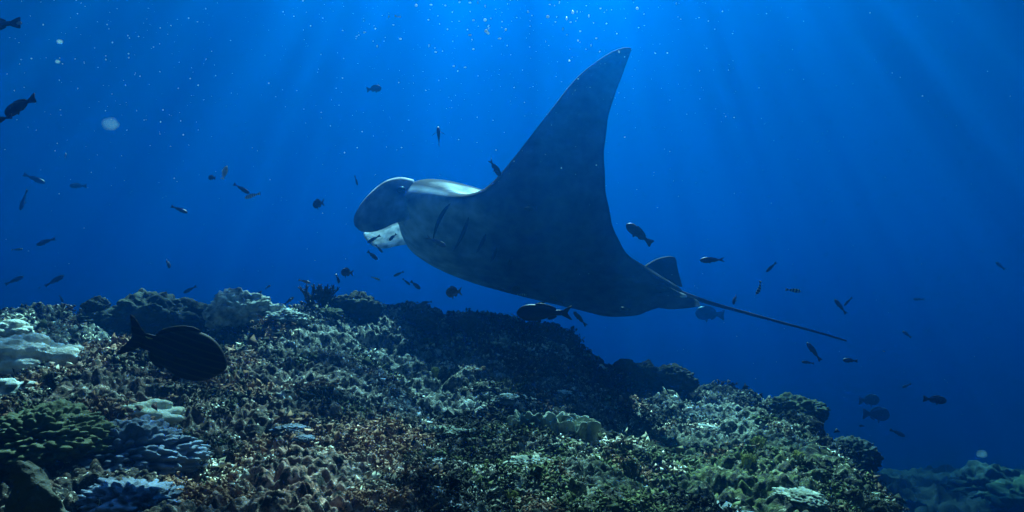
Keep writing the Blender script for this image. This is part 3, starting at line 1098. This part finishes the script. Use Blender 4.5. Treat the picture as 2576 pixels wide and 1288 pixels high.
# ------------------------------------------------------------------ fish
def fish_mesh(name, h, w, tail='fork', fins=1.0, bend=0.0, nose=.5, spread=False):
    """one continuous fish, 1 long, head towards +X, with tail, back, belly and breast fins"""
    NS, NC = 22, 14
    V, Fc = [], []
    xs = np.linspace(0, 1, NS)
    top = h * .5 * np.power(np.clip(np.sin(math.pi * np.power(xs, nose + .12)), 0, 1), .95)
    ped = h * .16
    Lb = .80
    prof = np.where(xs > .75, np.maximum(top, ped), top)
    prof = np.where(xs > .45, ped + (prof - ped) * 1.0, prof)
    prof[0] = h * .05
    wid = w * .5 * np.power(np.clip(np.sin(math.pi * np.power(xs, .58)), 0, 1), .85)
    wid = np.maximum(wid, .012)
    for i in range(NS):
        for k in range(NC):
            t = 2 * math.pi * k / NC
            V.append(Vector((.5 - xs[i] * Lb, math.sin(t) * wid[i], math.cos(t) * prof[i] * (1.0 if math.cos(t) > 0 else .95))))
    for i in range(NS - 1):
        for k in range(NC):
            Fc.append((i * NC + k, i * NC + (k + 1) % NC, (i + 1) * NC + (k + 1) % NC, (i + 1) * NC + k))
    Fc.append(tuple(range(NC - 1, -1, -1)))
    Fc.append(tuple((NS - 1) * NC + k for k in range(NC)))

    def plate(poly, th=.008, yoff=0.0, tiltv=None):
        """thin fin with thickness; poly of (x,z), first edge roots in the body"""
        o = len(V)
        n_ = len(poly)
        cx = sum(p[0] for p in poly) / n_
        cz = sum(p[1] for p in poly) / n_
        for s in (-1, 1):
            for (x, z) in poly:
                y = yoff + s * th * .5
                if tiltv:
                    y += tiltv * (abs(x - poly[0][0]) + abs(z - poly[0][1]))
                V.append(Vector((x, y, z)))
        for s in (-1, 1):
            V.append(Vector((cx, yoff + s * th * .8 + (tiltv or 0) * (abs(cx - poly[0][0]) + abs(cz - poly[0][1])), cz)))
        for k in range(n_):
            k2 = (k + 1) % n_
            Fc.append((o + k, o + k2, o + 2 * n_))
            Fc.append((o + n_ + k2, o + n_ + k, o + 2 * n_ + 1))
            Fc.append((o + k2, o + k, o + n_ + k, o + n_ + k2))
    xt = .5 - Lb
    if tail == 'fork':
        plate([(xt + .05, h * .10), (xt - .08, h * .30), (xt - .20, h * .42), (xt - .10, h * .12), (xt - .085, 0), (xt - .10, -h * .12), (xt - .20, -h * .42), (xt - .08, -h * .30), (xt + .05, -h * .10)])
    elif tail == 'lunate':
        plate([(xt + .05, h * .12), (xt - .04, h * .22), (xt - .12, h * .40), (xt - .20, h * .44), (xt - .12, h * .26), (xt - .07, 0), (xt - .12, -h * .26), (xt - .20, -h * .44), (xt - .12, -h * .40), (xt - .04, -h * .22), (xt + .05, -h * .12)])
    else:
        plate([(xt + .06, h * .13), (xt - .04, h * .24), (xt - .16, h * .40), (xt - .20, h * .36), (xt - .17, 0), (xt - .20, -h * .36), (xt - .16, -h * .40), (xt - .04, -h * .24), (xt + .06, -h * .13)])

    def z_at(x):
        return float(np.interp((.5 - x) / Lb, xs, prof))
    f_ = fins * .55
    dors = [(.24, z_at(.24) * .75), (.18, z_at(.18) + .05 * f_ * h / .3), (.02, z_at(.02) + .085 * f_ * h / .3), (-.12, z_at(-.12) + .09 * f_ * h / .3), (-.20, z_at(-.20) + .06 * f_ * h / .3), (-.22, z_at(-.22) * .6), (0, z_at(0) * .6)]
    plate(dors)
    anal = [(0.0, -z_at(0) * .8), (-.06, -z_at(-.06) - .07 * f_ * h / .3), (-.15, -z_at(-.15) - .085 * f_ * h / .3), (-.21, -z_at(-.21) - .04 * f_ * h / .3), (-.22, -z_at(-.22) * .6)]
    plate(anal)
    plate([(.17, -z_at(.17) * .8), (.10, -z_at(.10) - .10 * f_ * h / .3), (.06, -z_at(.06) - .04 * f_ * h / .3), (.08, -z_at(.08) * .7)])
    tl = 1.3 if spread else .45
    yw = float(np.interp((.5 - .22) / Lb, xs, wid))
    for s in (-1, 1):
        plate([(.24, -h * .02), (.16, h * .06), (.06, h * .03), (.05, -h * .06), (.14, -h * .12)], .008, s * yw * .85, s * tl)
    if bend:
        for v_ in V:
            q = v_.x - .1
            v_.y += bend * q * q
    return py_mesh(name, V, Fc)


def fish_mat(name, c1, c2, scale=7, rough=.45, spec=.4):
    return simple_mat(name, c1, c2, scale, rough, spec, .1, 60)


FD = fish_mat('dark_fish_skin', (.012, .013, .015), (.035, .036, .04))
FG = fish_mat('grey_fish_skin', (.05, .055, .06), (.12, .125, .12))
FB = fish_mat('black_fish_skin', (.004, .004, .006), (.010, .010, .012), spec=.15)


def striped_mat(name, dark, lightc, axis, scale, width, dist=.6):
    m, n, l, p = new_mat(name)
    tc = n.new('ShaderNodeTexCoord')
    wv = n.new('ShaderNodeTexWave')
    wv.bands_direction = axis
    wv.inputs['Scale'].default_value = scale
    wv.inputs['Distortion'].default_value = dist
    wv.inputs['Detail'].default_value = 2
    rp = n.new('ShaderNodeValToRGB')
    rp.color_ramp.elements[0].position = width
    rp.color_ramp.elements[0].color = (*dark, 1)
    rp.color_ramp.elements[1].position = min(width + .12, 1)
    rp.color_ramp.elements[1].color = (*lightc, 1)
    l.new(tc.outputs['Object'], wv.inputs['Vector'])
    l.new(wv.outputs[0], rp.inputs[0])
    l.new(rp.outputs[0], p.inputs['Base Color'])
    p.inputs['Roughness'].default_value = .7
    p.inputs['Specular IOR Level'].default_value = .15
    return m


FS = striped_mat('banded_fish_skin', (.03, .03, .03), (.75, .75, .62), 'X', 2.6, .45)
FY = striped_mat('mottled_yellowish_fish_skin', (.04, .045, .03), (.48, .5, .26), 'X', 1.7, .55, 3)
FW = fish_mat('silvery_fish_skin', (.35, .36, .34), (.75, .75, .68))

FM = {
    'slim': fish_mesh('slim_fish', .235, .13, 'trunc', .8),
    'slimfork': fish_mesh('forked_fish', .24, .12, 'fork', .7),
    'oval': fish_mesh('oval_fish', .31, .16, 'trunc', 1.0),
    'damsel': fish_mesh('damselfish', .62, .2, 'fork', 1.2, nose=.58),
    'bent': fish_mesh('bent_fish', .30, .13, 'trunc', .8, bend=.55),
    'curl': fish_mesh('curled_fish', .30, .13, 'trunc', .8, bend=1.0),
    'spread': fish_mesh('spread_fish', .30, .17, 'fork', 1.0, spread=True),
    'deep': fish_mesh('deep_fish', .48, .18, 'trunc', 1.1),
}


def orient(o, tail, head, Y, yaw=0.0, roll=0.0, L=None):
    """swim from tail to head (photo points) at distance Y; yaw turns the nose away from (+) or to the viewer"""
    A, B = at(*tail, Y), at(*head, Y)
    d = B - A
    ln = d.length
    f = (d.normalized() + Vector((0, math.tan(yaw), 0))).normalized()
    up = Vector((0, 0, 1))
    if abs(f.z) > .9:
        up = Vector((-f.x + .6, 0.3, .3))
    y_ = up.cross(f).normalized()
    z_ = f.cross(y_).normalized()
    R = Matrix((f, y_, z_)).transposed()
    if roll:
        R = R @ Matrix.Rotation(roll, 3, 'X')
    o.rotation_euler = R.to_euler()
    s = (L or ln / math.cos(yaw))
    o.scale = (s, s, s)
    o.location = (A + B) / 2
    return o


EYEM = simple_mat('fish_eye', (.004, .004, .004), (.01, .01, .01), rough=.12, spec=.7, bump=0)
FISH = [
    # tail xy, head xy, distance, shape, skin, yaw, roll, label, group
    ((100, 249), (2, 283), 2.6, 'oval', FD, .3, 0, 'large dark fish tilted nose down near the left edge'),
    ((36, 293), (-40, 312), 2.4, 'slim', FD, .2, 0, 'dark fish cut by the left edge just below the large tilted one'),
    ((166, 400), (163, 384), 7, 'oval', FD, .5, 0, 'tiny faint upright fish below and left of the largest pale jelly blob'),
    ((62, 439), (110, 460), 7.5, 'slim', FD, .2, 0, 'faint slim fish nose down at left, above the upright faint fish'),
    ((223, 469), (170, 466), 9, 'slim', FD, .3, 0, 'very faint horizontal fish right of the upright faint fish'),
    ((72, 477), (47, 528), 6.5, 'slim', FD, .2, 0, 'dark faint fish hanging almost upright at the left edge'),
    ((141, 600), (90, 616), 6, 'slim', FD, .1, 0, 'dark fish heading left halfway down the left side'),
    ((30, 629), (56, 626), 8, 'slim', FY, .2, 0, 'tiny pale yellowish fish at the far left'),
    ((16, 716), (56, 695), 6.5, 'slim', FD, .2, 0, 'left one of two slanting fish above the far left reef'),
    ((116, 720), (158, 693), 6.3, 'slim', FD, .2, 0, 'right one of two slanting fish above the far left reef'),
    ((153, 742), (155, 760), 7, 'oval', FD, .6, 0, 'small faint upright fish low above the far left reef'),
    ((96, 728), (101, 722), 9, 'oval', FD, .4, 0, 'tiny dark speck of a fish between the two slanting fish at left'),
    ((545, 449), (522, 445), 4.2, 'deep', FD, .5, 0, 'small dark rounded fish touching the white-bellied curled fish'),
    ((560, 457), (567, 419), 4.0, 'curl', FW, .3, 0, 'white-bellied curled fish at upper left of centre'),
    ((589, 463), (626, 486), 4.2, 'slim', FD, .2, 0, 'dark fish diving right just above the banded white fish'),
    ((657, 487), (614, 497), 4.2, 'slim', FS, .2, 0, 'banded black and white fish below the diving dark fish'),
    ((432, 519), (470, 535), 4.4, 'slim', FD, .2, 0, 'lone dark fish nose down right between left edge and manta ray'),
    ((424, 656), (422, 672), 5, 'deep', FD, 1.0, 0, 'small round dark fish seen end on above the tallest coral head'),
    ((495, 720), (461, 737), 5, 'slim', FD, .1, 0, 'dark fish pointing down left above the skyline coral heads'),
    ((645, 744), (658, 732), 5, 'bent', FD, .2, 0, 'tiny crescent fish above the round sunlit coral head'),
    ((668, 727), (680, 717), 5, 'oval', FD, .2, 0, 'tiny dark fish right of the crescent fish'),
    ((560, 742), (537, 743), 8, 'slim', FG, .2, 0, 'very faint pale fish left of the crescent fish'),
    ((923, 227), (959, 220), 4.5, 'deep', FD, .2, 0, 'dark oval fish alone high in the water left of the wing tip'),
    ((1105, 369), (1102, 318), 3.9, 'spread', FD, .1, 1.1, 'dark fish with breast fins spread, hanging nose up above the head'),
    ((893, 442), (899, 466), 4.6, 'slim', FD, .2, 0, 'small dark fish pointing straight down ahead of the manta ray head'),
    ((818, 510), (785, 515), 4.2, 'damsel', FD, .4, 0, 'stocky dark damselfish in front of the manta ray head'),
    ((1231, 402), (1259, 442), 4.2, 'spread', FD, .2, .6, 'dark fish crossing the leading edge of the raised wing'),
    ((1352, 527), (1319, 525), 4.2, 'bent', FD, .2, 0, 'dark fish over the base of the raised wing'),
    ((1071, 595), (1122, 620), 4.1, 'slimfork', FG, .1, 0, 'pale-tailed slim fish crossing the gill slits'),
    ((957, 592), (924, 610), 4.2, 'slim', FD, .1, 0, 'dark fish over the white far head lobe, left one of two'),
    ((998, 588), (978, 605), 4.2, 'oval', FD, .2, 0, 'dark fish over the white far head lobe, right one of two'),
    ((945, 616), (962, 635), 4.3, 'slim', FD, .3, 0, 'small dark fish just under the manta ray mouth'),
    ((925, 632), (949, 653), 4.3, 'oval', FD, .2, 0, 'dark fish nose down below and left of the manta ray mouth'),
    ((890, 687), (857, 684), 4.0, 'damsel', FD, .1, 0, 'deep-bodied dark damselfish left below the manta ray'),
    ((847, 689), (853, 713), 4.2, 'bent', FD, .2, 0, 'thin curved fish hanging left of the deep-bodied damselfish'),
    ((935, 697), (956, 704), 4.3, 'slim', FS, .2, 0, 'tiny bright banded fish right of the deep-bodied damselfish'),
    ((1016, 683), (990, 695), 4.2, 'slim', FD, .1, 0, 'dark fish pointing down left below the chest of the manta ray'),
    ((1013, 701), (1031, 717), 4.3, 'slim', FD, .3, 0, 'small dark fish touching the tail of a larger one under the chest'),
    ((1033, 707), (1057, 727), 4.2, 'oval', FD, .1, 0, 'dark fish nose down right under the chest of the manta ray'),
    ((1087, 759), (1059, 762), 4.1, 'slim', FD, .1, 0, 'dark fish heading left just above the middle skyline'),
    ((1163, 733), (1121, 737), 3.4, 'damsel', FG, .2, 0, 'largest grey damselfish below the belly of the manta ray'),
    ((1251, 725), (1272, 732), 4.2, 'slim', FD, .2, 0, 'small dark fish left of the small damselfish under the belly'),
    ((1309, 726), (1287, 727), 4.2, 'damsel', FD, .2, 0, 'small dark damselfish close under the belly of the manta ray'),
    ((1301, 741), (1324, 742), 4.2, 'slim', FY, .2, 0, 'small pale-headed fish under the small damselfish'),
    ((751, 704), (781, 712), 4.3, 'slim', FG, .1, 0, 'greyish fish heading right above the round sunlit coral head'),
    ((714, 767), (739, 747), 4.2, 'slim', FD, .1, 0, 'thin fish rising right above the white lobed coral'),
    ((795, 729), (809, 741), 4.1, 'oval', FD, .2, 0, 'small dark fish just above the dark bushy coral'),
    ((1419, 763), (1381, 746), 4.0, 'slim', FD, .1, 0, 'dark fish right above the black parrotfish tail'),
    ((1376, 756), (1346, 773), 4.0, 'oval', FD, .1, 0, 'dark fish partly behind the back of the black parrotfish'),
    ((1475, 820), (1443, 784), 3.9, 'slim', FD, .1, 0, 'dark fish behind the tail of the black parrotfish'),
    ((1461, 850), (1440, 849), 4.0, 'damsel', FD, .1, 0, 'right one of two dark damselfish at the skyline under the manta ray'),
    ((1442, 853), (1429, 876), 4.0, 'damsel', FD, .3, 0, 'nose-down one of two dark damselfish at the skyline under the manta ray'),
    ((1416, 842), (1430, 852), 4.1, 'slim', FG, .2, 0, 'tiny pale fish left of the two damselfish at the skyline'),
    ((1585, 780), (1561, 775), 4.2, 'oval', FD, .2, 0, 'dark fish against the rear belly of the manta ray'),
    ((1639, 615), (1577, 563), 3.6, 'oval', FD, .2, 0, 'large dark fish behind the trailing edge of the raised wing'),
    ((1823, 653), (1761, 655), 3.7, 'slimfork', FD, .05, 0, 'dark fork-tailed fish heading left above the manta ray tail'),
    ((1952, 660), (1929, 684), 4.5, 'slim', FD, .2, 0, 'dark fish nose down left, right of the fork-tailed fish'),
    ((1916, 708), (1905, 742), 4.5, 'bent', FY, .2, 0, 'yellowish mottled fish hanging upright above the tail'),
    ((1975, 728), (2016, 733), 4.6, 'slim', FY, .1, 0, 'fish with pale yellowish head and tail heading right'),
    ((1848, 745), (1848, 763), 4.6, 'deep', FD, 1.0, 0, 'dark upright oval fish just above the manta ray tail'),
    ((1822, 792), (1750, 787), 9.5, 'deep', FD, .1, 0, 'big hazy fish just below the root of the tail'),
    ((2128, 790), (2101, 753), 5, 'slim', FD, .1, 0, 'dark slanting fish above the end of the tail, left one of a crossing pair'),
    ((2143, 748), (2124, 769), 5.2, 'slim', FD, .1, 0, 'smaller dark fish, right one of a crossing pair above the tail end'),
    ((2064, 908), (2031, 862), 4.4, 'slim', FD, .1, 0, 'large dark fish slanting steeply below the end of the tail'),
    ((2048, 914), (2017, 910), 5, 'slim', FD, .1, 0, 'small dark fish left of the steep fish below the tail end'),
    ((2157, 908), (2121, 906), 4.6, 'oval', FD, .1, 0, 'dark oval fish right of the steep fish below the tail end'),
    ((2526, 678), (2507, 659), 7.5, 'oval', FD, .2, 0, 'faint fish by itself near the right edge'),
    ((2325, 753), (2298, 753), 9, 'slim', FD, .1, 0, 'very faint horizontal fish high on the right side'),
    ((2291, 849), (2272, 833), 6.5, 'oval', FG, .2, 0, 'faint fish with a pale tail on the right side above the hazy pair'),
    ((2219, 882), (2227, 885), 6, 'slim', FS, .2, 0, 'tiny banded speck of a fish right of the dark oval fish'),
    ((2319, 1002), (2384, 1009), 4.6, 'oval', FD, .15, 0, 'dark humped fish low on the right side'),
    ((2158, 1007), (2214, 1006), 7.5, 'deep', FG, .1, 0, 'upper fish of the hazy pair off the right end of the reef'),
    ((2168, 1040), (2240, 1044), 7.2, 'deep', FD, .1, 0, 'lower and larger fish of the hazy pair off the right end of the reef'),
    ((2174, 1072), (2162, 1071), 7, 'deep', FD, .3, 0, 'tiny round fish below the hazy pair'),
    ((2237, 1080), (2278, 1098), 6, 'slim', FD, .1, 0, 'dark fish nose down right below the hazy pair'),
    ((2290, 965), (2271, 975), 6.5, 'bent', FG, .2, 0, 'small fish with a pale fin left of the humped fish'),
    ((1592, 1018), (1566, 990), 3.2, 'oval', FD, .2, 0, 'dark fish with a pale mark diving at the reef slope'),
]
for i, (t_, h_, Y, kind, mt, yw, rl, lab) in enumerate(FISH):
    me = FM[kind]
    o = bpy.data.objects.new('reef_fish', me)
    COL.objects.link(o)
    if not me.materials:
        me.materials.append(FD)
    o.material_slots[0].link = 'OBJECT'
    o.material_slots[0].material = mt
    orient(o, t_, h_, Y, yw, rl)
    tag(o, lab, 'fish', 'small fish swimming around the manta ray')


# the three large fish with parts of their own
def big_fish(name, label, tail, head, Y, h, w, tailk, mat, fins, nose=.5, pect=True, yaw=.05, fin_mat=None):
    root = bpy.data.objects.new(name, None)
    COL.objects.link(root)
    tag(root, label, 'fish')
    bme = fish_mesh('body', h, w, tailk, fins, nose=nose)
    b = link('body', bme, mat, root)
    md = b.modifiers.new('smooth_skin', 'SUBSURF')
    md.levels = md.render_levels = 1
    for s in (-1, 1):
        yy = w * .5 * .62
        link('eye', ball('eye', (.385, s * yy, h * .09), .020, (1, .5, 1), 2), EYEM, root)
    orient(root, tail, head, Y, yaw)
    return root


pf = big_fish('parrotfish', 'black parrotfish with a crescent tail and thin yellow bar under the manta ray', (1444, 787), (1299, 787), 2.9, .31, .15, 'lunate', FB, 1.0)
BAR = simple_mat('yellow_green_bar', (.20, .24, .04), (.30, .32, .07), bump=0)
vs, fs = ribbon_tube([(.215, -.062, .115), (.208, -.072, .07), (.198, -.077, .02), (.196, -.076, -.03), (.19, -.070, -.07)], [.004, .006, .007, .006, .003], 8)
link('yellow_bar', py_mesh('yellow_bar', vs, fs), BAR, pf)

SURG = striped_mat('dark_striped_fish_skin', (.004, .004, .007), (.030, .027, .008), 'Z', 5.2, .80, .9)
sf = big_fish('surgeonfish', 'large black surgeonfish with thin yellowish stripes over the lower left reef', (305, 838), (568, 925), 1.75, .47, .16, 'lunate', SURG, .75, nose=.62)
SPIKE = simple_mat('pale_spine', (.3, .26, .05), (.4, .35, .1), bump=0)
vs, fs = ribbon_tube([(-.20, -.016, .045), (-.235, -.020, .040), (-.27, -.014, .045)], [.003, .008, .003], 6)
link('tail_spine', py_mesh('tail_spine', vs, fs), SPIKE, sf)
lf = big_fish('wrasse', 'dark fish with a white tail tip cut by the top left edge', (56, 58), (-75, 66), 2.3, .32, .14, 'trunc', FD, .8)
tip = ball('tail_tip', (-.455, 0, -.01), .045, (1.3, .25, .8), 2)
link('tail_tip', tip, FW, lf)

# ------------------------------------------------------------------ drifting things
PLK = bpy.data.materials.new('pale_drifting_matter')
PLK.use_nodes = True
n, l = PLK.node_tree.nodes, PLK.node_tree.links
p = n['Principled BSDF']
p.inputs['Base Color'].default_value = (.5, .62, .68, 1)
p.inputs['Roughness'].default_value = .35
trl = n.new('ShaderNodeBsdfTranslucent')
trl.inputs[0].default_value = (.6, .75, .8, 1)
ms = n.new('ShaderNodeMixShader')
ms.inputs[0].default_value = .6
l.new(p.outputs[0], ms.inputs[1])
l.new(trl.outputs[0], ms.inputs[2])
l.new(ms.outputs[0], n['Material Output'].inputs['Surface'])
JEL = bpy.data.materials.new('glassy_jelly')
JEL.use_nodes = True
n, l = JEL.node_tree.nodes, JEL.node_tree.links
p = n['Principled BSDF']
p.inputs['Base Color'].default_value = (.6, .8, .7, 1)
tr = n.new('ShaderNodeBsdfTransparent')
trl = n.new('ShaderNodeBsdfTranslucent')
trl.inputs[0].default_value = (.6, .85, .75, 1)
ms = n.new('ShaderNodeMixShader')
lw = n.new('ShaderNodeLayerWeight')
lw.inputs[0].default_value = .5
mp = n.new('ShaderNodeMapRange')
mp.inputs['From Min'].default_value = 1
mp.inputs['From Max'].default_value = .1
mp.inputs['To Min'].default_value = 0
mp.inputs['To Max'].default_value = .09
l.new(lw.outputs['Facing'], mp.inputs['Value'])
l.new(mp.outputs[0], ms.inputs[0])
l.new(tr.outputs[0], ms.inputs[1])
l.new(trl.outputs[0], ms.inputs[2])
l.new(ms.outputs[0], n['Material Output'].inputs['Surface'])


def specks(name, pts, rad, sub=1, stretch=None):
    bm = bmesh.new()
    bmesh.ops.create_icosphere(bm, subdivisions=sub, radius=1)
    v0 = np.array([tuple(x.co) for x in bm.verts])
    f0 = np.array([[q.index for q in t.verts] for t in bm.faces])
    bm.free()
    rs = np.random.RandomState(5)
    k = len(v0)
    st = rs.uniform(.55, 1.6, size=(len(pts), 1, 3))
    V = np.asarray(pts)[:, None, :] + v0[None] * st * np.asarray(rad)[:, None, None]
    Fx = (np.arange(len(pts)) * k)[:, None, None] + f0[None]
    return np_mesh(name, V.reshape(-1, 3), Fx.reshape(-1, 3))


rs = random.Random(4)
pts, rad = [], []
for _ in range(1900):                                   # bubbles rising in the upper middle
    x = rs.gauss(1200, 480)
    y = rs.gauss(-20, 280)
    Y = rs.uniform(2.2, 6.5)
    pts.append(tuple(at(x, y, Y)))
    rad.append(rs.choice((.0006, .0008, .0011, .0015, .0026)) * Y * .30)
for _ in range(60):
    x, y = rs.gauss(1300, 180), abs(rs.gauss(50, 60))
    Y = rs.uniform(2.5, 5)
    pts.append(tuple(at(x, y, Y)))
    rad.append(rs.uniform(.0035, .006) * Y * .32)
tag(link('air_bubbles', specks('air_bubbles', pts, rad), PLK), kind='stuff')
pts, rad = [], []
for _ in range(3600):                                   # drifting specks everywhere
    x, y = rs.uniform(-1600, 4100), rs.uniform(-900, 1100)
    Y = rs.uniform(1.6, 8)
    pts.append(tuple(at(x, y, Y)))
    rad.append(rs.choice((.0005, .0006, .0008, .0012)) * Y * .30)
for _ in range(140):
    x, y = rs.gauss(230, 170), abs(rs.gauss(200, 170))
    Y = rs.uniform(3, 7)
    pts.append(tuple(at(x, y, Y)))
    rad.append(rs.uniform(.0012, .003) * Y * .3)
tag(link('drifting_specks', specks('drifting_specks', pts, rad), PLK), kind='stuff')


def jelly(px, py, Y, r, label, seed, sc=(1.2, .8, .9)):
    v, f = SPH[4]
    q = v * (1 + .18 * perlin(v * 1.8 + seed, seed))[:, None] * np.array(sc) * r
    o = link('drifting_jelly', np_mesh('drifting_jelly', q, f), JEL)
    o.location = at(px, py, Y)
    tag(o, label, 'jelly', 'pale jelly blobs drifting in the water')


jelly(278, 312, 3.0, .030, 'largest pale turquoise jelly blob on the left side', 1)
jelly(150, 105, 3.2, .012, 'small bright jelly blob below the top left corner', 2)
jelly(145, 155, 3.2, .010, 'tiny bright jelly blob just under another small one at top left', 4)
jelly(2470, 1142, 3.0, .018, 'pale round jelly blob low near the right edge', 8)

#@@MORE
